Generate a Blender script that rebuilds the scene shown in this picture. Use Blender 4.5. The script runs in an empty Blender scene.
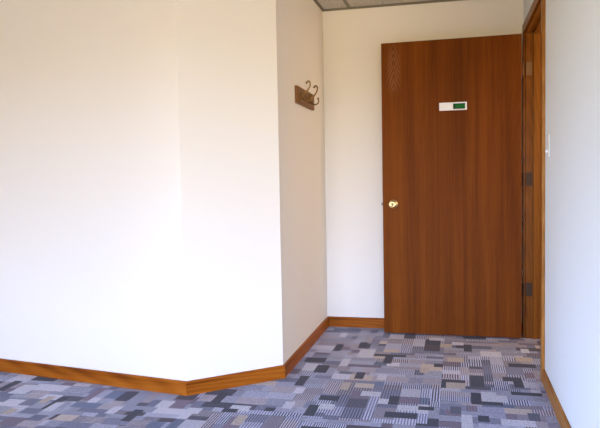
import bpy, bmesh, math, random
from mathutils import Vector, Matrix, noise
S = bpy.context.scene
C = S.collection

# ------------------------------------------------------------ helpers
def obj(name, bm, mat, parent=None, smooth=False):
    me = bpy.data.meshes.new(name)
    bmesh.ops.recalc_face_normals(bm, faces=bm.faces)
    bm.to_mesh(me); bm.free()
    for m in (mat if isinstance(mat, (list, tuple)) else [mat]):
        me.materials.append(m)
    if smooth:
        for p in me.polygons: p.use_smooth = True
    o = bpy.data.objects.new(name, me); C.objects.link(o)
    if parent: o.parent = parent
    return o

def tag(o, label=None, cat=None, group=None, kind=None):
    if label: o['label'] = label
    if cat: o['category'] = cat
    if group: o['group'] = group
    if kind: o['kind'] = kind
    return o

def empty(name, loc, rz=0.0):
    o = bpy.data.objects.new(name, None); C.objects.link(o)
    o.location = loc; o.rotation_euler = (0, 0, rz)
    o.empty_display_size = .1
    return o

def box(bm, x0, x1, y0, y1, z0, z1, bev=0.0, seg=2, mat=0):
    r = bmesh.ops.create_cube(bm, size=1)
    vs = r['verts']
    for v in vs:
        v.co = Vector(((x0+x1)/2 + v.co.x*(x1-x0), (y0+y1)/2 + v.co.y*(y1-y0), (z0+z1)/2 + v.co.z*(z1-z0)))
    fs = set(f for v in vs for f in v.link_faces)
    for f in fs: f.material_index = mat
    if bev > 0:
        es = list(set(e for v in vs for e in v.link_edges))
        bmesh.ops.bevel(bm, geom=es, offset=bev, segments=seg, affect='EDGES', profile=.5)
    return vs

def prism(bm, pts, z0, z1):
    a = [bm.verts.new((x, y, z0)) for x, y in pts]
    b = [bm.verts.new((x, y, z1)) for x, y in pts]
    n = len(pts)
    bm.faces.new(a[::-1]); bm.faces.new(b)
    for i in range(n):
        bm.faces.new((a[i], a[(i+1) % n], b[(i+1) % n], b[i]))

def sweep(bm, prof, A, B, mA=(0, 0), mB=(0, 0), flip=1):
    """profile (out, z) swept from A to B in plan; out is towards the left of A->B times flip; mA/mB slide the ends per unit of out (mitres)"""
    A = Vector((A[0], A[1], 0)); B = Vector((B[0], B[1], 0))
    d = (B-A).normalized(); nrm = Vector((-d.y, d.x, 0))*flip
    ra = [bm.verts.new(A + nrm*o + d*(mA*o) + Vector((0, 0, z))) for o, z in prof]
    rb = [bm.verts.new(B + nrm*o + d*(mB*o) + Vector((0, 0, z))) for o, z in prof]
    n = len(prof)
    for i in range(n):
        bm.faces.new((ra[i], ra[(i+1) % n], rb[(i+1) % n], rb[i]))
    bm.faces.new(ra[::-1]); bm.faces.new(rb)

def lathe(bm, prof, n=32, M=Matrix.Identity(4)):
    rings = []
    for r, z in prof:
        if r < 1e-6:
            rings.append([bm.verts.new(M @ Vector((0, 0, z)))])
        else:
            rings.append([bm.verts.new(M @ Vector((r*math.cos(2*math.pi*i/n), r*math.sin(2*math.pi*i/n), z))) for i in range(n)])
    for a, b in zip(rings, rings[1:]):
        for i in range(n):
            j = (i+1) % n
            if len(a) == 1 and len(b) == 1: continue
            if len(a) == 1: bm.faces.new((a[0], b[i], b[j]))
            elif len(b) == 1: bm.faces.new((a[i], a[j], b[0]))
            else: bm.faces.new((a[i], a[j], b[j], b[i]))

def spline(pts, k=6):
    out = []
    P = [Vector(p) for p in pts]
    P = [P[0]*2-P[1]] + P + [P[-1]*2-P[-2]]
    for i in range(1, len(P)-2):
        for t in range(k):
            t /= k
            a, b, c, d = P[i-1:i+3]
            out.append(.5*((2*b)+(c-a)*t+(2*a-5*b+4*c-d)*t*t+(3*b-a-3*c+d)*t**3))
    out.append(P[-2])
    return out

def tube(bm, pts, radii, n=10, k=6):
    P = spline(pts, k)
    m = len(pts)-1
    R = []
    for i in range(len(P)):
        t = i/k; j = min(int(t), m-1); f = t-j
        R.append(radii[j]*(1-f)+radii[j+1]*f)
    up = Vector((0, 1, 0))
    rings = []
    for i, p in enumerate(P):
        d = (P[min(i+1, len(P)-1)]-P[max(i-1, 0)]).normalized()
        s = d.cross(up)
        if s.length < 1e-4: s = d.cross(Vector((1, 0, 0)))
        s.normalize(); t = s.cross(d).normalized()
        rings.append([bm.verts.new(p+(s*math.cos(2*math.pi*a/n)+t*math.sin(2*math.pi*a/n))*R[i]) for a in range(n)])
    for a, b in zip(rings, rings[1:]):
        for i in range(n):
            bm.faces.new((a[i], a[(i+1) % n], b[(i+1) % n], b[i]))
    bm.faces.new(rings[0][::-1]); bm.faces.new(rings[-1])

def s2l(c):
    return tuple(((v/255)/12.92 if v/255 <= .04045 else ((v/255+.055)/1.055)**2.4) for v in c)+(1,)

# ------------------------------------------------------------ materials
class N:
    def __init__(s, name):
        s.m = bpy.data.materials.new(name); s.m.use_nodes = True
        s.t = s.m.node_tree; s.b = s.t.nodes['Principled BSDF']
    def n(s, typ, **kw):
        o = s.t.nodes.new(typ)
        for k, v in kw.items():
            if k in o.inputs: o.inputs[k].default_value = v
            else: setattr(o, k, v)
        return o
    def l(s, a, b): s.t.links.new(a, b)

def plain(name, col, rough=.5, metal=0.0, spec=.5, bump=0, bscale=100, coat=0):
    g = N(name)
    g.b.inputs['Base Color'].default_value = col; g.b.inputs['Roughness'].default_value = rough
    g.b.inputs['Metallic'].default_value = metal; g.b.inputs['Specular IOR Level'].default_value = spec
    g.b.inputs['Coat Weight'].default_value = coat
    tc = g.n('ShaderNodeTexCoord'); nz = g.n('ShaderNodeTexNoise', Scale=bscale, Detail=4.0)
    g.l(tc.outputs['Object'], nz.inputs['Vector'])
    # a little natural variation of the colour
    hsv = g.n('ShaderNodeMix', data_type='RGBA'); hsv.inputs[6].default_value = col
    hsv.inputs[7].default_value = tuple(min(1, c*.9) for c in col[:3])+(1,)
    g.l(nz.outputs['Fac'], hsv.inputs[0]); g.l(hsv.outputs[2], g.b.inputs['Base Color'])
    if bump:
        b = g.n('ShaderNodeBump', Strength=bump, Distance=.002)
        g.l(nz.outputs['Fac'], b.inputs['Height']); g.l(b.outputs[0], g.b.inputs['Normal'])
    return g.m

def wall_paint(name, col):
    g = N(name)
    tc = g.n('ShaderNodeTexCoord')
    n1 = g.n('ShaderNodeTexNoise', Scale=180.0, Detail=5.0, Roughness=.6)
    n2 = g.n('ShaderNodeTexNoise', Scale=.7, Detail=2.0)
    for q in (n1, n2): g.l(tc.outputs['Object'], q.inputs['Vector'])
    mx = g.n('ShaderNodeMix', data_type='RGBA')
    mx.inputs[6].default_value = col; mx.inputs[7].default_value = tuple(c*.965 for c in col[:3])+(1,)
    g.l(n2.outputs['Fac'], mx.inputs[0]); g.l(mx.outputs[2], g.b.inputs['Base Color'])
    b = g.n('ShaderNodeBump', Strength=.12, Distance=.001)
    g.l(n1.outputs['Fac'], b.inputs['Height']); g.l(b.outputs[0], g.b.inputs['Normal'])
    g.b.inputs['Roughness'].default_value = .62; g.b.inputs['Specular IOR Level'].default_value = .3
    return g.m

def wood(name, dark, mid, light, axis='Z', scale=1.0, rough=.38, coat=.15, cath=0.0, ring=1.0):
    """straight and wandering oak grain running along one axis"""
    g = N(name)
    tc = g.n('ShaderNodeTexCoord')
    def mp(sx, sl):
        m = g.n('ShaderNodeMapping')
        sc = [sx, sx, sx]; sc['XYZ'.index(axis)] = sl
        m.inputs['Scale'].default_value = [v*scale for v in sc]
        g.l(tc.outputs['Object'], m.inputs['Vector']); return m
    m1, m2, m3 = mp(9, .35), mp(300, 6), mp(42, .9)
    broad = g.n('ShaderNodeTexNoise', Scale=1.0, Detail=3.0, Distortion=.4); g.l(m1.outputs[0], broad.inputs['Vector'])
    pore = g.n('ShaderNodeTexNoise', Scale=1.0, Detail=3.0, Roughness=.7); g.l(m2.outputs[0], pore.inputs['Vector'])
    mid_n = g.n('ShaderNodeTexNoise', Scale=1.0, Detail=4.0, Roughness=.6, Distortion=.3); g.l(m3.outputs[0], mid_n.inputs['Vector'])
    # growth rings: wave distorted by a slow noise gives flame figure
    wv = g.n('ShaderNodeTexWave', wave_type='RINGS', rings_direction='XYZ'.replace(axis, '')[0] if False else ('Y' if axis != 'Y' else 'X'))
    wm = g.n('ShaderNodeMapping'); sc = [7, 7, 7]; sc['XYZ'.index(axis)] = .55
    wm.inputs['Scale'].default_value = [v*scale for v in sc]
    g.l(tc.outputs['Object'], wm.inputs['Vector']); g.l(wm.outputs[0], wv.inputs['Vector'])
    wv.inputs['Scale'].default_value = 2.2*ring; wv.inputs['Distortion'].default_value = 5.0
    wv.inputs['Detail'].default_value = 2.0; wv.inputs['Detail Scale'].default_value = .6
    a = g.n('ShaderNodeMath', operation='MULTIPLY_ADD'); g.l(broad.outputs['Fac'], a.inputs[0]); a.inputs[1].default_value = .75
    b = g.n('ShaderNodeMath', operation='MULTIPLY'); g.l(mid_n.outputs['Fac'], b.inputs[0]); b.inputs[1].default_value = .35
    g.l(b.outputs[0], a.inputs[2])
    c = g.n('ShaderNodeMath', operation='MULTIPLY_ADD'); g.l(wv.outputs['Fac'], c.inputs[0]); c.inputs[1].default_value = cath; g.l(a.outputs[0], c.inputs[2])
    r = g.n('ShaderNodeValToRGB'); g.l(c.outputs[0], r.inputs[0])
    e = r.color_ramp.elements
    e[0].position = .32; e[0].color = dark; e[1].position = .80; e[1].color = light
    k = e.new(.55); k.color = mid
    pr = g.n('ShaderNodeMapRange'); g.l(pore.outputs['Fac'], pr.inputs[0])
    pr.inputs[1].default_value = .35; pr.inputs[2].default_value = .55; pr.inputs[3].default_value = .78; pr.inputs[4].default_value = 1.0
    mu = g.n('ShaderNodeMix', data_type='RGBA', blend_type='MULTIPLY'); mu.inputs[0].default_value = 1
    g.l(r.outputs[0], mu.inputs[6]); g.l(pr.outputs[0], mu.inputs[7]); g.l(mu.outputs[2], g.b.inputs['Base Color'])
    bp = g.n('ShaderNodeBump', Strength=.12, Distance=.0006); g.l(pore.outputs['Fac'], bp.inputs['Height']); g.l(bp.outputs[0], g.b.inputs['Normal'])
    g.b.inputs['Specular IOR Level'].default_value = .06; g.b.inputs['Roughness'].default_value = rough; g.b.inputs['Coat Weight'].default_value = coat; g.b.inputs['Coat Roughness'].default_value = .22
    return g.m

M_WALL = wall_paint('cream_wall_paint', s2l((238, 229, 212)))
M_WALL_LIT = wall_paint('wall_paint_window_lit', s2l((230, 236, 234)))  # wall paint made paler and cooler, window light put into its colour
M_DOOR = wood('stained_oak_veneer', s2l((82, 38, 3)), s2l((110, 55, 6)), s2l((134, 71, 11)), 'Z', 1.25, .5, 0, .03)
def figure(m, x0, z0):
    t = m.node_tree; L = t.links; b = t.nodes['Principled BSDF']; src = b.inputs['Base Color'].links[0].from_socket
    def mth(op, *a):
        n = t.nodes.new('ShaderNodeMath'); n.operation = op
        for i, v in enumerate(a):
            if hasattr(v, 'node'): L.new(v, n.inputs[i])
            else: n.inputs[i].default_value = v
        return n.outputs[0]
    tc = t.nodes.new('ShaderNodeTexCoord'); sp = t.nodes.new('ShaderNodeSeparateXYZ'); L.new(tc.outputs['Object'], sp.inputs[0])
    nz = t.nodes.new('ShaderNodeTexNoise'); nz.inputs['Scale'].default_value = 14; L.new(tc.outputs['Object'], nz.inputs['Vector'])
    ax = mth('ABSOLUTE', mth('SUBTRACT', sp.outputs[0], x0)); az = mth('SUBTRACT', sp.outputs[2], z0)
    d = mth('ADD', mth('ADD', mth('MULTIPLY', ax, 2.6), az), mth('MULTIPLY', nz.outputs['Fac'], .07))
    w = mth('MULTIPLY_ADD', mth('SINE', mth('MULTIPLY', d, 2*math.pi/.05)), .5, .5)
    mx_ = mth('MAXIMUM', mth('SUBTRACT', 1.0, mth('MULTIPLY', ax, 1/.055)), 0.0)
    mz_ = mth('MAXIMUM', mth('SUBTRACT', 1.0, mth('MULTIPLY', mth('ABSOLUTE', az), 1/.19)), 0.0)
    k = mth('MULTIPLY', mth('MULTIPLY', w, .42), mth('MINIMUM', mth('MULTIPLY', mth('MULTIPLY', mx_, mz_), 3.0), 1.0))
    mix = t.nodes.new('ShaderNodeMix'); mix.data_type = 'RGBA'; L.new(k, mix.inputs[0]); L.new(src, mix.inputs[6])
    mix.inputs[7].default_value = s2l((158, 112, 78)); L.new(mix.outputs[2], b.inputs['Base Color'])
figure(M_DOOR, -.9278+.085, 1.86)
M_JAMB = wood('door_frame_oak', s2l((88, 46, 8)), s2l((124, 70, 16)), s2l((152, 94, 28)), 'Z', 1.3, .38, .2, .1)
M_JAMB_LIT = wood('casing_oak_lit', s2l((122, 74, 24)), s2l((160, 104, 44)), s2l((184, 130, 66)), 'Z', 1.3, .38, .2, .1)  # lighter copy of the frame oak, daylight on the near casing painted in
M_JAMBY = wood('head_jamb_oak', s2l((88, 46, 8)), s2l((124, 70, 16)), s2l((152, 94, 28)), 'Y', 1.3, .38, .2, .1)
bbc = (s2l((96, 42, 8)), s2l((146, 76, 16)), s2l((172, 98, 28)))
M_BBX = wood('baseboard_oak_x', *bbc, 'X', 2.4, .4, .05, .16, .45)
M_BBY = wood('baseboard_oak_y', *bbc, 'Y', 2.4, .4, .05, .16, .45)
M_RACK = wood('rack_board_oak', s2l((90, 56, 26)), s2l((120, 80, 42)), s2l((142, 100, 58)), 'Y', 3, .45, .1, .2)
M_BRASS = plain('polished_brass', s2l((244, 218, 160)), .32, 1.0)
M_ABRASS = plain('antique_brass', s2l((128, 94, 48)), .34, .8)
M_HINGE = plain('dark_bronze_hinge', s2l((62, 44, 30)), .45, .8)
M_HINGE2 = plain('tarnished_hinge', s2l((128, 92, 58)), .45, .6)
M_STEEL = plain('steel', s2l((110, 108, 104)), .35, .9)
M_WHITE = plain('white_plastic', s2l((238, 238, 234)), .35)
M_GREEN = plain('green_sign_face', s2l((8, 104, 34)), .5, 0, .15)
M_GREEND = plain('dark_green_sign_edge', s2l((6, 52, 30)), .5, 0, .15)
M_SCREW = plain('screw_head', s2l((150, 150, 145)), .35, .9)
M_BLACK = plain('dark_void', s2l((30, 26, 22)), .7)
M_GRID = plain('ceiling_grid_paint', s2l((128, 120, 102)), .5)
M_ALU = plain('window_frame_paint', s2l((225, 225, 220)), .4)

# acoustic ceiling tile
g = N('acoustic_tile'); tc = g.n('ShaderNodeTexCoord')
n1 = g.n('ShaderNodeTexNoise', Scale=90.0, Detail=4.0, Roughness=.7); n2 = g.n('ShaderNodeTexVoronoi', Scale=70.0)
for q in (n1, n2): g.l(tc.outputs['Object'], q.inputs['Vector'])
r = g.n('ShaderNodeValToRGB'); g.l(n1.outputs['Fac'], r.inputs[0])
r.color_ramp.elements[0].position = .38; r.color_ramp.elements[0].color = s2l((168, 160, 146))
r.color_ramp.elements[1].position = .52; r.color_ramp.elements[1].color = s2l((205, 198, 184))
g.l(r.outputs[0], g.b.inputs['Base Color']); g.b.inputs['Roughness'].default_value = .9
b = g.n('ShaderNodeBump', Strength=.5, Distance=.003); g.l(n1.outputs['Fac'], b.inputs['Height']); g.l(b.outputs[0], g.b.inputs['Normal'])
M_CEIL = g.m

# carpet: the colour of each woven rectangle and its rib direction are face data, the ribs and pile are nodes
g = N('woven_carpet_tile')
ca = g.n('ShaderNodeVertexColor', layer_name='Yarn'); cb = g.n('ShaderNodeVertexColor', layer_name='Rib')
tc = g.n('ShaderNodeTexCoord'); sp = g.n('ShaderNodeSeparateXYZ'); g.l(tc.outputs['Object'], sp.inputs[0])
rb = g.n('ShaderNodeSeparateColor'); g.l(cb.outputs['Color'], rb.inputs[0])       # R direction, G strength, B period
co = g.n('ShaderNodeMix', data_type='FLOAT'); g.l(rb.outputs[0], co.inputs[0]); g.l(sp.outputs[0], co.inputs[2]); g.l(sp.outputs[1], co.inputs[3])
fr = g.n('ShaderNodeMath', operation='MULTIPLY_ADD'); g.l(rb.outputs[2], fr.inputs[0]); fr.inputs[1].default_value = 2*math.pi/.010; fr.inputs[2].default_value = 2*math.pi/.024
ph = g.n('ShaderNodeMath', operation='MULTIPLY'); g.l(co.outputs[0], ph.inputs[0]); g.l(fr.outputs[0], ph.inputs[1])
sn = g.n('ShaderNodeMath', operation='SINE'); g.l(ph.outputs[0], sn.inputs[0])
s01 = g.n('ShaderNodeMapRange', interpolation_type='SMOOTHSTEP'); g.l(sn.outputs[0], s01.inputs[0])
s01.inputs[1].default_value = -.6; s01.inputs[2].default_value = .6; s01.inputs[3].default_value = 0; s01.inputs[4].default_value = 1
am = g.n('ShaderNodeMath', operation='MULTIPLY'); g.l(s01.outputs[0], am.inputs[0]); g.l(rb.outputs[1], am.inputs[1])
dk = g.n('ShaderNodeMix', data_type='RGBA', blend_type='MIX'); g.l(am.outputs[0], dk.inputs[0]); g.l(ca.outputs['Color'], dk.inputs[6])
dk.inputs[7].default_value = s2l((40, 42, 60))
nz = g.n('ShaderNodeTexNoise', Scale=230.0, Detail=3.0, Roughness=.7); g.l(tc.outputs['Object'], nz.inputs['Vector'])
pr = g.n('ShaderNodeMapRange'); g.l(nz.outputs['Fac'], pr.inputs[0]); pr.inputs[1].default_value = .3; pr.inputs[2].default_value = .7; pr.inputs[3].default_value = .62; pr.inputs[4].default_value = 1.3
mu = g.n('ShaderNodeMix', data_type='RGBA', blend_type='MULTIPLY'); mu.inputs[0].default_value = 1
nz2 = g.n('ShaderNodeTexNoise', Scale=95.0, Detail=2.0, Roughness=.6); g.l(tc.outputs['Object'], nz2.inputs['Vector'])
pr2 = g.n('ShaderNodeMapRange'); g.l(nz2.outputs['Fac'], pr2.inputs[0]); pr2.inputs[1].default_value = .3; pr2.inputs[2].default_value = .7; pr2.inputs[3].default_value = .72; pr2.inputs[4].default_value = 1.28
mu2 = g.n('ShaderNodeMix', data_type='RGBA', blend_type='MULTIPLY'); mu2.inputs[0].default_value = 1
g.l(dk.outputs[2], mu2.inputs[6]); g.l(pr2.outputs[0], mu2.inputs[7])
g.l(mu2.outputs[2], mu.inputs[6]); g.l(pr.outputs[0], mu.inputs[7]); g.l(mu.outputs[2], g.b.inputs['Base Color'])
bp = g.n('ShaderNodeBump', Strength=.5, Distance=.004); g.l(nz.outputs['Fac'], bp.inputs['Height']); g.l(bp.outputs[0], g.b.inputs['Normal'])
g.b.inputs['Roughness'].default_value = .95; g.b.inputs['Specular IOR Level'].default_value = .15
g.b.inputs['Sheen Weight'].default_value = .15
M_CARPET = g.m

# window glass
g = N('window_glass'); t = g.t; out = t.nodes['Material Output']
tr = t.nodes.new('ShaderNodeBsdfTransparent'); gl = t.nodes.new('ShaderNodeBsdfGlossy'); gl.inputs['Roughness'].default_value = .02
fz = t.nodes.new('ShaderNodeFresnel'); mx = t.nodes.new('ShaderNodeMixShader')
t.links.new(fz.outputs[0], mx.inputs[0]); t.links.new(tr.outputs[0], mx.inputs[1]); t.links.new(gl.outputs[0], mx.inputs[2]); t.links.new(mx.outputs[0], out.inputs[0])
M_GLASS = g.m

# ------------------------------------------------------------ dimensions
XR, YB, XL, YC = .4545, 4.7594, -.9481, 3.4637      # right wall, back wall, alcove side wall and its outer corner
XK, YK = -1.3679, 3.0915                            # corner between long wall and angled wall
H, BB, BT = 2.349, .0736, .013
WX, WY = -5.0, 3.0915+(.332/2.0)*3.632              # far left end of the long wall
RX, RW0 = 2.7, .3                                   # unseen widening added behind the viewer to bring window light to the alcove
RY = -4.0                                           # wall with the window, behind the camera
WT = .12                                            # wall thickness
ON, OF = 3.684, 4.606                               # faces of the jambs (near, far)
HZ = 2.052                                          # underside of the head jamb

# ------------------------------------------------------------ floor
def carpet():
    c = .025
    x0, y0 = -0.083-.6*9, 3.495-.6*13
    nx, ny = 24*14, 24*16
    grid = {}
    rnd = random.Random(11)
    DARKS = [(54, 56, 74), (62, 64, 84), (80, 80, 100), (74, 64, 78)]
    LIGHTS = [(206, 206, 224), (196, 198, 218), (196, 184, 178), (186, 188, 208)]
    MIDS = [(142, 146, 176), (130, 134, 164), (118, 122, 152), (134, 120, 142), (116, 130, 164), (154, 148, 166)]
    RIBBED = [(206, 210, 240), (194, 200, 232), (184, 188, 220), (200, 192, 210)]
    for tx in range(nx//24):
        for ty in range(ny//24):
            d = (tx+ty) % 2
            hue = rnd.uniform(-1, 1)
            # rows of woven rectangles, running along the tile's own direction
            v = 0
            while v < 24:
                h = min(rnd.choice((2, 2, 3, 3, 4)), 24-v)
                u = -rnd.randint(0, 5)
                while u < 24:
                    w = rnd.choice((2, 3, 4, 5, 6, 8))
                    k = rnd.random()
                    if k < .06: col, st = rnd.choice(DARKS), .12                 # plain dark rectangle
                    elif k < .13: col, st = rnd.choice(LIGHTS), .12              # plain light rectangle
                    elif k < .38: col, st = rnd.choice(MIDS), rnd.choice((.4, .6, .8))
                    else: col, st = rnd.choice(RIBBED), rnd.choice((.7, .85, 1))  # light yarn with dark ribs
                    rib = (d if rnd.random() < .85 else 1-d, st, rnd.choice((.3, .4, .55)))
                    for uu in range(max(0, u), min(24, u+w)):
                        for vv in range(v, v+h):
                            a, b = (uu, vv) if d else (vv, uu)
                            grid[(tx*24+a, ty*24+b)] = (col, rib)
                    u += w
                v += h
    # woven rectangles that stand out in the photograph: x0, x1, y0, y1 on the floor, colour
    for a, b_, e, f, col, st in FEATURES:
        for i in range(round((a-x0)/c), round((b_-x0)/c)):
            for j in range(round((e-y0)/c), round((f-y0)/c)):
                if (i, j) in grid:
                    grid[(i, j)] = (col, (grid[(i, j)][1][0], st, .7))
    bm = bmesh.new()
    L1 = bm.loops.layers.float_color.new('Yarn'); L2 = bm.loops.layers.float_color.new('Rib')
    V = {}
    def vt(i, j):
        if (i, j) not in V: V[(i, j)] = bm.verts.new((x0+i*c, y0+j*c, 0))
        return V[(i, j)]
    for (i, j), (col, rib) in grid.items():
        x, y = x0+i*c, y0+j*c
        if x < -5.02 or y < RY-.03 or x > RX+.05 or (x > 1.9 and y > RW0+.1) or y > YB+.1: continue
        f = bm.faces.new((vt(i, j), vt(i+1, j), vt(i+1, j+1), vt(i, j+1)))
        cc = s2l(col)
        for l in f.loops:
            l[L1] = cc; l[L2] = (rib[0], rib[1], rib[2], 1)
    o = obj('floor', bm, M_CARPET)
    return o
LT, DK, BG, SL = (202, 204, 220), (48, 50, 68), (184, 172, 164), (88, 92, 112)
FEATURES = [
    (0.067, 0.117, 3.220, 3.395, DK, 0.1), (0.117, 0.217, 3.220, 3.270, DK, 0.1), (0.117, 0.192, 3.270, 3.420, LT, 0.15),
    (0.192, 0.242, 3.270, 3.370, LT, 0.15), (-0.083, -0.033, 3.445, 3.595, DK, 0.1), (-0.058, 0.042, 3.545, 3.595, DK, 0.1),
    (-0.058, 0.042, 3.445, 3.545, BG, 0.15), (0.267, 0.417, 3.395, 3.445, DK, 0.1), (0.017, 0.067, 2.895, 3.070, LT, 0.15),
    (-0.033, 0.017, 3.070, 3.170, SL, 0.2), (0.092, 0.142, 2.995, 3.070, DK, 0.1), (0.192, 0.242, 2.970, 3.045, LT, 0.15),
    (0.342, 0.417, 3.520, 3.620, LT, 0.15), (0.292, 0.342, 3.520, 3.695, DK, 0.1), (0.242, 0.292, 3.620, 3.695, DK, 0.1),
    (0.317, 0.367, 3.045, 3.145, SL, 0.2), (-0.333, -0.183, 2.970, 3.045, DK, 0.1), (-0.283, -0.183, 3.070, 3.145, LT, 0.15),
    (-0.333, -0.283, 3.145, 3.270, DK, 0.1), (-0.683, -0.583, 3.145, 3.220, DK, 0.1), (-0.658, -0.583, 3.020, 3.095, LT, 0.15),
    (-0.608, -0.558, 3.320, 3.445, BG, 0.15), (-0.558, -0.508, 3.520, 3.645, DK, 0.1), (-0.433, -0.383, 3.520, 3.620, LT, 0.15),
    (-0.483, -0.383, 3.245, 3.320, LT, 0.15), (-0.183, -0.108, 3.095, 3.145, DK, 0.1), (-0.858, -0.808, 3.345, 3.520, DK, 0.1),
    (-0.708, -0.658, 2.920, 3.070, DK, 0.1), (-1.208, -1.158, 2.995, 3.170, DK, 0.1), (-0.908, -0.858, 2.945, 2.995, DK, 0.1),
    (-0.833, -0.783, 2.995, 3.095, LT, 0.15), (-1.083, -0.983, 2.920, 2.995, LT, 0.15), (-1.008, -0.958, 2.745, 2.870, BG, 0.15),
    (-1.108, -1.033, 2.895, 2.945, DK, 0.1), (-1.533, -1.483, 2.695, 2.845, DK, 0.1), (-1.658, -1.608, 2.770, 2.870, LT, 0.15),
    (-1.283, -1.208, 2.845, 2.920, LT, 0.15), (-1.458, -1.383, 2.895, 2.995, LT, 0.15), (-2.333, -2.233, 2.945, 3.095, LT, 0.15),
    (-2.008, -1.958, 2.770, 2.945, DK, 0.1), (-1.983, -1.933, 2.745, 2.870, LT, 0.15), (-2.433, -2.383, 2.970, 3.145, DK, 0.1),
    (-2.158, -2.108, 2.670, 2.745, BG, 0.15), (-2.083, -2.033, 2.845, 2.945, BG, 0.15), (-0.783, -0.733, 4.070, 4.245, DK, 0.1),
    (-0.808, -0.758, 4.445, 4.570, LT, 0.15), (-0.633, -0.583, 4.170, 4.320, DK, 0.1), (-0.608, -0.508, 3.945, 4.145, LT, 0.15),
    (-0.433, -0.383, 3.845, 4.045, DK, 0.1), (-0.683, -0.633, 3.745, 3.895, LT, 0.15), (-0.808, -0.733, 3.595, 3.745, DK, 0.1),
    (-0.908, -0.783, 3.795, 3.895, DK, 0.1), (-0.883, -0.808, 3.620, 3.770, LT, 0.15), (-0.208, -0.158, 3.695, 3.795, BG, 0.15),
    (-0.058, 0.042, 3.945, 4.045, BG, 0.15), (-0.108, -0.033, 4.270, 4.370, BG, 0.15), (0.042, 0.092, 4.195, 4.370, DK, 0.1),
    (0.292, 0.442, 3.895, 3.970, DK, 0.1), (0.142, 0.267, 4.095, 4.220, LT, 0.15), (0.342, 0.442, 4.020, 4.120, BG, 0.15),
    (0.392, 0.442, 4.220, 4.320, LT, 0.15), (-0.183, -0.083, 4.445, 4.520, LT, 0.15), (-0.133, -0.083, 3.820, 3.895, DK, 0.1)]
flo = carpet(); tag(flo, 'blue-grey patterned carpet tiles', kind='structure')

# ------------------------------------------------------------ walls
def wall(name, A, B, z0=0, z1=H, side=1, mat=M_WALL, label=None, t=WT):
    A = Vector((*A, 0)); B = Vector((*B, 0)); d = (B-A).normalized(); n = Vector((-d.y, d.x, 0))*side*t
    bm = bmesh.new(); prism(bm, [(A.x, A.y), (B.x, B.y), ((B+n).x, (B+n).y), ((A+n).x, (A+n).y)], z0, z1)
    return tag(obj(name, bm, mat), label, kind='structure')
wall('wall_left', (WX, WY), (XK, YK), label='long cream wall on the left')
wall('wall_angled', (XK, YK), (XL, YC), label='short angled cream wall between long wall and alcove')
wall('wall_alcove', (XL, YC), (XL, YB), label='side wall of the alcove, carries the coat rack')
wall('wall_back', (XL, YB), (XR+WT, YB), label='cream back wall behind the open door')
bm = bmesh.new()
WW = (-1.9, .3, .3, 1.9)
box(bm, WX-WT, WX, RY-WT, WW[0], 0, H); box(bm, WX-WT, WX, WW[1], WY+WT, 0, H)
box(bm, WX-WT, WX, WW[0], WW[1], 0, WW[2]); box(bm, WX-WT, WX, WW[0], WW[1], WW[3], H)
tag(obj('wall_west', bm, M_WALL), 'far left wall with window out of view', kind='structure')
# right wall: one mesh with the doorway cut out
bm = bmesh.new()
box(bm, XR, XR+WT, .3, ON-.02, 0, H)
box(bm, XR, XR+WT, OF+.02, YB+WT, 0, H)
box(bm, XR, XR+WT, ON-.02, OF+.02, HZ+.02, H)
tag(obj('wall_right', bm, M_WALL_LIT), 'pale right wall with the doorway', kind='structure')
# wall behind the camera with its window
WIN = (-1.9, 2.2, .3, 1.9)
bm = bmesh.new()
box(bm, WX-WT, WIN[0], RY-WT, RY, 0, H); box(bm, WIN[1], RX+WT, RY-WT, RY, 0, H)
box(bm, WIN[0], WIN[1], RY-WT, RY, 0, WIN[2]); box(bm, WIN[0], WIN[1], RY-WT, RY, WIN[3], H)
tag(obj('wall_rear', bm, M_WALL), 'rear wall with window behind the viewer', kind='structure')
def window(name, label, loc, rz, width, hh, n):
    w = empty(name, loc, rz); tag(w, label, kind='structure'); hw = width/2
    bm = bmesh.new()
    box(bm, -hw, hw, -.03, .03, 0, .05); box(bm, -hw, hw, -.03, .03, hh-.05, hh)
    for k in range(n+1):
        x = -hw+(width-.05)*k/n
        box(bm, x, x+.05, -.028, .028, .05, hh-.05)
    obj('window_frame', bm, M_ALU, w)
    bm = bmesh.new(); box(bm, -hw+.04, hw-.04, -.003, .003, .04, hh-.04); obj('pane', bm, M_GLASS, w)
    bm = bmesh.new(); box(bm, -hw-.03, hw+.03, .035, .13, -.03, -.001, .004); obj('window_sill', bm, M_ALU, w)
window('window_1', 'wide window behind the viewer', ((WIN[0]+WIN[1])/2, RY-.06, WIN[2]), 0, WIN[1]-WIN[0], WIN[3]-WIN[2], 3)
window('window_2', 'wide window in the far left wall', (WX-.06, (WW[0]+WW[1])/2, WW[2]), -math.pi/2, WW[1]-WW[0], WW[3]-WW[2], 2)

bm = bmesh.new(); box(bm, WX-WT, XR+WT, RW0, YB+WT, H, H+.1); box(bm, WX-WT, RX+WT, RY-WT, RW0, H, H+.1)
tag(obj('ceiling', bm, M_CEIL), 'speckled grey acoustic tile ceiling', kind='structure')
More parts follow.
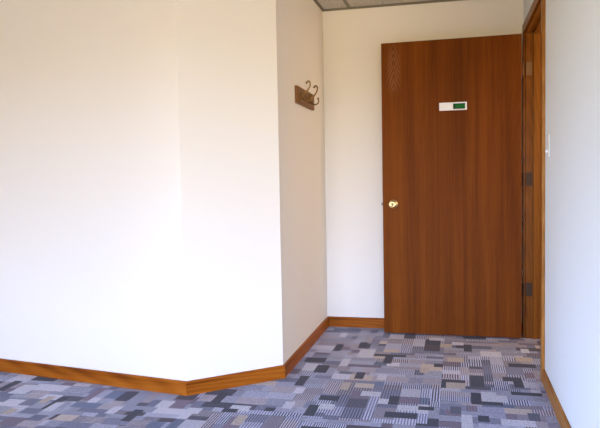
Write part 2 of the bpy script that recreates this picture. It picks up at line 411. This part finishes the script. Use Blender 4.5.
# ceiling grid: flat T bars between tiles and an L angle where ceiling meets the walls
bm = bmesh.new()
for k in range(-6, 2):
    x = -.75+.61*k
    if WX < x < XR:
        y1 = YB if x > XL else (YC-(XL-x)*(YC-YK)/(XL-XK) if x > XK else WY+(x-WX)*(YK-WY)/(XK-WX))
        box(bm, x-.012, x+.012, RY, y1, H-.004, H+.001)
for k in range(0, 7):
    y = 4.15-1.22*k
    if y > RY: box(bm, XL if y > 3.4 else WX, XR, y-.012, y+.012, H-.0035, H+.001)
tag(obj('trim_1', bm, M_GRID), 'ceiling grid bars between the tiles', kind='structure')
bm = bmesh.new()
ang = [(0, H-.014), (.003, H-.014), (.003, H-.004), (.014, H-.004), (.014, H), (0, H)]
sweep(bm, ang, (XL, YB), (XR, YB), 1, -1, -1)
sweep(bm, ang, (XL, YC), (XL, YB), 0, -1, -1)
sweep(bm, ang, (XK, YK), (XL, YC), 0, 0, -1)
sweep(bm, ang, (WX, WY), (XK, YK), 0, 0, -1)
sweep(bm, ang, (XR, YB), (XR, RW0), 1, 0, -1)
tag(obj('trim_2', bm, M_GRID), 'metal edge angle around the ceiling', kind='structure')

wall('wall_east', (RX, RW0), (RX, RY), side=1, label='far right wall behind the viewer, out of view')
wall('wall_return', (XR+WT, RW0), (RX+WT, RW0), side=1, label='wall turning right behind the viewer, out of view')

# ------------------------------------------------------------ baseboards
prof = [(0, 0), (BT, 0), (BT, BB-.008), (BT-.002, BB-.003), (BT-.006, BB), (0, BB)]
aL = math.atan2(YK-WY, XK-WX); aA = math.atan2(YC-YK, XL-XK)
m1 = math.tan((aA-aL)/2); m2 = math.tan((math.pi/2-aA)/2)
def base(name, A, B, ma, mb, mat, label, rot=0):
    """built along local X from A so that the grain follows the board"""
    d = Vector((B[0]-A[0], B[1]-A[1], 0)); L = d.length; a = math.atan2(d.y, d.x)
    bm = bmesh.new(); sweep(bm, prof, (0, 0), (L, 0), ma, mb, -1)
    o = obj(name, bm, mat); o.location = (A[0], A[1], 0); o.rotation_euler = (0, 0, a)
    return tag(o, label, kind='structure')
base('baseboard_left', (WX, WY), (XK, YK), 0, m1, M_BBX, 'oak baseboard along the long left wall')
base('baseboard_angled', (XK, YK), (XL, YC), -m1, m2, M_BBX, 'oak baseboard under the angled wall')
base('baseboard_alcove', (XL, YC), (XL, YB), -m2, -1, M_BBX, 'oak baseboard along the alcove side wall')
base('baseboard_back', (XL, YB), (XR, YB), 1, -1, M_BBX, 'oak baseboard along the back wall behind the door')
base('baseboard_right', (XR, ON-.060), (XR, RW0), 0, 0, wood('baseboard_oak_lit', s2l((120, 70, 26)), s2l((158, 104, 46)), s2l((180, 128, 66)), 'X', 2.4, .4, .05, .16, .45), 'oak baseboard along the right wall')  # paler copy of the baseboard oak, its lit tan put into the colour

# ------------------------------------------------------------ door frame (trim_3): jambs, stops, casing
fr_ = empty('trim_3', (XR, (ON+OF)/2, 0)); tag(fr_, 'stained oak frame around the doorway', kind='structure')
fy = (ON+OF)/2
def fpart(name, boxes, mat, bev=.0015):
    bm = bmesh.new()
    for b_ in boxes: box(bm, b_[0], b_[1], b_[2]-fy, b_[3]-fy, b_[4], b_[5], bev, 2)
    return obj(name, bm, mat, fr_)
ct = .016; cw = .0572
fpart('jamb', [(0, WT, OF, OF+.019, 0, HZ+.019)], M_JAMB)
fpart('jamb', [(0, WT, ON-.019, ON, 0, HZ+.019)], M_JAMB)
fpart('head_jamb', [(0, WT, ON, OF, HZ, HZ+.019)], M_JAMBY)
fpart('door_stop', [(.049, .086, OF-.011, OF, 0, HZ)], M_JAMB)
fpart('door_stop', [(.049, .086, ON, ON+.011, 0, HZ)], M_JAMB)
fpart('door_stop', [(.049, .086, ON+.011, OF-.011, HZ-.011, HZ)], M_JAMBY)
fpart('casing', [(-ct, 0, ON-.005-cw, ON-.005, 0, HZ+.005)], M_JAMB_LIT, .003)
fpart('casing', [(-ct, 0, OF+.005, OF+.005+cw, 0, HZ+.005)], M_JAMB, .003)
fpart('head_casing', [(-ct, 0, ON-.005-cw, OF+.005+cw, HZ+.005, HZ+.005+cw)], M_JAMBY, .003)
fpart('casing', [(WT, WT+ct, ON-.005-cw, ON-.005, 0, HZ+.005)], M_JAMB, .003)
fpart('casing', [(WT, WT+ct, OF+.005, OF+.005+cw, 0, HZ+.005)], M_JAMB, .003)
bm = bmesh.new(); box(bm, -.0005, .0015, -.028, .028, -.035, .035, .0004, 1)
st = obj('strike_plate', bm, M_BRASS, fr_); st.rotation_euler = (0, 0, math.pi/2); st.location = (.024, ON-fy+.0007, .92)

# ------------------------------------------------------------ the open door
DA, DB = Vector((-.5031, 4.585)), Vector((.4245, 4.563))   # front face, latch edge to hinge edge
DW = (DB-DA).length
door = empty('door_1', (DB.x, DB.y, 0), math.atan2((DB-DA).y, (DB-DA).x))
tag(door, 'flush stained oak door standing open against the back wall', kind='structure')
DT, DZ0, DZ1 = .0445, .009, 2.040
bm = bmesh.new(); box(bm, -DW, 0, 0, DT, DZ0, DZ1, .0015, 2)
obj('door_panel', bm, M_DOOR, door)
# knob: rose, neck and ball with a keyed face; front and back
kx, kz = -DW+.074, .923
for sgn, y in ((1, 0), (-1, DT)):
    R = Matrix.Translation((kx, y, kz)) @ Matrix.Rotation(math.pi/2*sgn, 4, 'X')
    bm = bmesh.new()
    if sgn > 0:
        pr_ = [(0, 0), (.0115, 0), (.0115, .012), (.010, .022), (.013, .030), (.021, .036), (.0262, .045), (.0268, .052), (.0245, .059), (.018, .063), (.0125, .0635), (.012, .0615), (.009, .0615), (.0085, .0635), (0, .0638)]
    else:
        pr_ = [(0, 0), (.0115, 0), (.0115, .012), (.010, .022), (.013, .030), (.021, .036), (.0262, .045), (.0268, .052), (.0245, .059), (.018, .063), (0, .064)]
    lathe(bm, pr_, 36, R)
    kn = obj('door_knob', bm, M_BRASS, door, True)
    bm = bmesh.new(); lathe(bm, [(0, 0), (.031, 0), (.0315, .002), (.029, .005), (.022, .008), (.0125, .009), (0, .009)], 36, R)
    obj('rose', bm, M_BRASS, kn, True)
    if sgn > 0:
        bm = bmesh.new(); box(bm, kx-.0012, kx+.0012, -.0646, -.0630, kz-.0055, kz+.0055)
        obj('keyhole', bm, M_BLACK, kn)
# latch bolt and its plate on the door's free edge
bm = bmesh.new(); box(bm, -DW-.0012, -DW+.001, DT/2-.0127, DT/2+.0127, kz-.028, kz+.028, .0004, 1)
lp = obj('latch_plate', bm, M_STEEL, door)
bm = bmesh.new(); prism(bm, [(-DW-.012, DT/2-.004), (-DW-.010, DT/2-.007), (-DW, DT/2-.007), (-DW, DT/2+.007)], kz-.008, kz+.008)
obj('latch_bolt', bm, M_STEEL, lp)
# three butt hinges: barrel behind the door face, one leaf in the door edge, one on the jamb
for i, hz in enumerate((1.815, 1.083, .336)):
    mat = M_HINGE2 if i == 0 else M_HINGE
    bm = bmesh.new()
    box(bm, .0002, .0022, .004, DT-.002, hz-.0445, hz+.0445, .0005, 1)
    for k in range(5):                                   # knuckles
        z0 = hz-.0445+k*.0178
        bmk = Matrix.Translation((.0115, DT+.004, z0+.0004))
        lathe(bm, [(0, 0), (.0055, 0), (.006, .0006), (.006, .0164), (.0055, .017), (0, .017)], 14, bmk)
    hg = obj('hinge', bm, mat, door)
    bm = bmesh.new()
    # leaf let into the jamb face; door space: offset to the jamb plane
    box(bm, .030, .068, .0375, .0400, hz-.0445, hz+.0445, .0005, 1)
    for q, dz in ((.058, -.030), (.040, -.012), (.058, .012), (.040, .030)):
        lathe(bm, [(0, 0), (.0036, 0), (.003, .0008), (0, .0011)], 12, Matrix.Translation((q, .0375, hz+dz)) @ Matrix.Rotation(math.pi/2, 4, 'X'))
    obj('jamb_leaf', bm, mat, hg)

# ------------------------------------------------------------ sliding sign on the door
def door_pt(px, dy, z):
    return door.location + Matrix.Rotation(door.rotation_euler.z, 3, 'Z') @ Vector((px, dy, z))
sg = empty('door_sign', door_pt(-DW+.485, 0, 1.5845), door.rotation_euler.z)
tag(sg, 'small white sliding occupancy sign with green half, stuck on the oak door', 'sign')
SW, SH, SD = .0915, .0268, .009
bm = bmesh.new()
# frame with a recessed window on the right
wx0, wx1, wz = .0005, .0795, .0185
box(bm, -SW, SW, -.003, -.0002, -SH, SH, .0008, 1)
box(bm, -SW, wx0, -SD, -.003, -SH, SH, .0012, 2)
box(bm, wx1, SW, -SD, -.003, -SH, SH, .0012, 2)
box(bm, wx0, wx1, -SD, -.003, wz, SH, .0012, 2); box(bm, wx0, wx1, -SD, -.003, -SH, -wz, .0012, 2)
obj('sign_body', bm, M_WHITE, sg)
bm = bmesh.new(); box(bm, wx0, wx1, -.0052, -.003, -wz, wz); obj('green_panel', bm, M_GREEND, sg)
bm = bmesh.new()
box(bm, wx0+.014, wx1-.002, -.0058, -.0052, -.0125, .0125, .0004, 1)
obj('green_stripe', bm, M_GREEN, sg)
bm = bmesh.new(); box(bm, -SW+.012, -.010, -SD-.0012, -SD, -.017, .017, .0005, 1); obj('blank_slider', bm, M_WHITE, sg)

# ------------------------------------------------------------ coat rack on the alcove wall
rk = empty('coat_rack', (XL, 4.098, 1.625)); tag(rk, 'small wooden coat rack board with brass double hooks on alcove wall', 'coat rack')
bm = bmesh.new(); box(bm, -.001, .017, -.243, .243, -.053, .053, .005, 3)
obj('backboard', bm, M_RACK, rk)
for hy in (-.125, .095):
    bm = bmesh.new()
    # flattened back plate with five lobes
    for a in range(5):
        th = math.pi/2+a*2*math.pi/5
        c_ = Vector((.0185, hy+.022*math.cos(th), .022*math.sin(th)))
        M_ = Matrix.Translation(c_) @ Matrix.Diagonal((.0035, .0115, .0115, 1))
        bmesh.ops.create_uvsphere(bm, u_segments=14, v_segments=8, radius=1, matrix=M_)
    bmesh.ops.create_uvsphere(bm, u_segments=16, v_segments=10, radius=1, matrix=Matrix.Translation((.019, hy, 0)) @ Matrix.Diagonal((.010, .014, .018, 1)))
    pl = obj('hook_plate', bm, M_ABRASS, rk, True)
    bm = bmesh.new()
    tube(bm, [(.020, hy, .004), (.040, hy, .018), (.062, hy, .048), (.071, hy, .072), (.066, hy, .088), (.055, hy, .092), (.050, hy, .084)],
         [.0065, .0055, .005, .0048, .0045, .0045, .0045])
    bmesh.ops.create_uvsphere(bm, u_segments=12, v_segments=8, radius=.0075, matrix=Matrix.Translation((.0495, hy, .083)))
    obj('hook', bm, M_ABRASS, pl, True)
    bm = bmesh.new()
    tube(bm, [(.020, hy, -.004), (.034, hy, -.022), (.054, hy, -.030), (.072, hy, -.022), (.077, hy, -.004), (.074, hy, .006)],
         [.006, .005, .0048, .0046, .0044, .0044])
    bmesh.ops.create_uvsphere(bm, u_segments=12, v_segments=8, radius=.007, matrix=Matrix.Translation((.0735, hy, .008)))
    obj('hook', bm, M_ABRASS, pl, True)
for hy in (-.222, .222):
    bm = bmesh.new(); lathe(bm, [(0, 0), (.006, 0), (.005, .0015), (0, .002)], 14, Matrix.Translation((.017, hy, 0)) @ Matrix.Rotation(math.pi/2, 4, 'Y'))
    obj('screw', bm, M_ABRASS, rk, True)

# ------------------------------------------------------------ light switch by the doorway
sw = empty('light_switch', (XR, 3.485, 1.257)); tag(sw, 'white light switch on the right wall beside the door casing', 'light switch')
bm = bmesh.new(); box(bm, -.006, 0, -.035, .035, -.0585, .0585, .0035, 3); obj('wall_plate', bm, M_WHITE, sw)
bm = bmesh.new(); box(bm, -.0075, -.006, -.006, .006, -.0385, -.0135, .0006, 1); tb = obj('toggle', bm, M_WHITE, sw)
bm = bmesh.new(); vs = box(bm, -.018, -.006, -.0045, .0045, -.032, -.020, .0015, 2)
bmesh.ops.rotate(bm, verts=bm.verts, cent=(-.006, 0, -.026), matrix=Matrix.Rotation(math.radians(-28), 3, 'Y')); obj('lever', bm, M_WHITE, tb)
for z in (-.050, .050):
    bm = bmesh.new(); lathe(bm, [(0, 0), (.0032, 0), (.0026, .001), (0, .0013)], 12, Matrix.Translation((-.006, 0, z)) @ Matrix.Rotation(-math.pi/2, 4, 'Y'))
    obj('screw', bm, M_SCREW, sw, True)

# ------------------------------------------------------------ corridor beyond the doorway
cx = 1.85
wall('wall_corridor', (cx, 2.2), (cx, 6.0), side=-1, label='corridor wall beyond the doorway')
wall('wall_corridor_end', (XR+WT, 6.0), (cx, 6.0), side=1, label='corridor end wall beyond the doorway')
wall('wall_corridor_start', (XR+WT, 2.2), (cx, 2.2), side=-1, label='corridor start wall beyond the doorway')
bm = bmesh.new(); box(bm, XR+WT+.0, cx, 2.2, 6.0, H, H+.08); tag(obj('ceiling_corridor', bm, M_CEIL), 'corridor ceiling beyond the doorway', kind='structure')
bm = bmesh.new(); box(bm, XR+.02, XR+WT, YB+WT, 6.0, 0, H); tag(obj('wall_corridor_side', bm, M_WALL), 'corridor side wall', kind='structure')
bm = bmesh.new(); box(bm, XR+WT, cx, 4.83, 6.0, -.03, 0); tag(obj('floor_corridor', bm, plain('corridor_carpet', s2l((90, 92, 110)), .95)), 'corridor floor', kind='structure')
def area(name, loc, rot, sx, sy, power, col, portal=False):
    l = bpy.data.lights.new(name, 'AREA'); l.shape = 'RECTANGLE'; l.size = sx; l.size_y = sy; l.energy = power; l.color = col
    o = bpy.data.objects.new(name, l); C.objects.link(o); o.location = loc; o.rotation_euler = rot
    if portal: l.cycles.is_portal = True
    return o
area('corridor_ceiling_lamp', (1.25, 3.6, H-.02), (0, 0, 0), .5, 1.0, 3, (1, .74, .50))
area('corridor_fill_light', (1.83, 4.1, 1.5), (0, math.radians(90), 0), 1.3, 1.1, 26, (1, .77, .56))  # added fill without a fixture, warms the alcove wall through the doorway

# ------------------------------------------------------------ daylight: sky above, sun-warmed ground below, through the window
W = bpy.data.worlds.new('World'); S.world = W; W.use_nodes = True
nt = W.node_tree; bg = nt.nodes['Background']
tc = nt.nodes.new('ShaderNodeTexCoord'); sp = nt.nodes.new('ShaderNodeSeparateXYZ'); nt.links.new(tc.outputs['Generated'], sp.inputs[0])
mr = nt.nodes.new('ShaderNodeMapRange'); nt.links.new(sp.outputs[2], mr.inputs[0]); mr.inputs[1].default_value = -.5; mr.inputs[2].default_value = .5
cr = nt.nodes.new('ShaderNodeValToRGB'); nt.links.new(mr.outputs[0], cr.inputs[0])
e = cr.color_ramp.elements
e[0].position = 0; e[0].color = (.28, .22, .13, 1)
e[1].position = 1; e[1].color = (.50, .70, 1.0, 1)
for p_, c_ in ((.49, (.38, .31, .18, 1)), (.505, (.68, .73, .86, 1)), (.56, (.60, .72, 1.08, 1)), (.70, (.54, .68, 1.14, 1))):
    k = e.new(p_); k.color = c_
nt.links.new(cr.outputs[0], bg.inputs[0]); bg.inputs[1].default_value = 52.0
area('window_portal', ((WIN[0]+WIN[1])/2, RY-.10, (WIN[2]+WIN[3])/2), (math.radians(90), 0, 0), WIN[1]-WIN[0], WIN[3]-WIN[2], 1, (1, 1, 1), True)

area('window_portal', (WX-.10, (WW[0]+WW[1])/2, (WW[2]+WW[3])/2), (math.radians(90), 0, math.radians(-90)), WW[1]-WW[0], WW[3]-WW[2], 1, (1, 1, 1), True)

# ------------------------------------------------------------ camera
yaw, pitch, roll, f, h = -0.2364, .0544, -.0184, 650.0, 1.1135
cy, sy = math.cos(yaw), math.sin(yaw)
F = Vector((sy*math.cos(pitch), cy*math.cos(pitch), -math.sin(pitch)))
R = Vector((cy, -sy, 0)); U = R.cross(F)
R2 = R*math.cos(roll)+U*math.sin(roll); U2 = -R*math.sin(roll)+U*math.cos(roll)
cam = bpy.data.cameras.new('Camera'); cam.sensor_width = 36; cam.lens = f/600*36; cam.clip_start = .05
co_ = bpy.data.objects.new('Camera', cam); C.objects.link(co_)
mw = Matrix((R2, U2, -F)).transposed().to_4x4(); mw.translation = (0, 0, h)
co_.matrix_world = mw; S.camera = co_

S.view_settings.view_transform = 'Standard'; S.view_settings.look = 'None'
S.view_settings.gamma = 1; S.view_settings.use_curve_mapping = False
S.view_settings.exposure = 0.0
S.cycles.max_bounces = 10; S.cycles.diffuse_bounces = 6
S.cycles.use_denoising = True
S.cycles.sample_clamp_indirect = 8
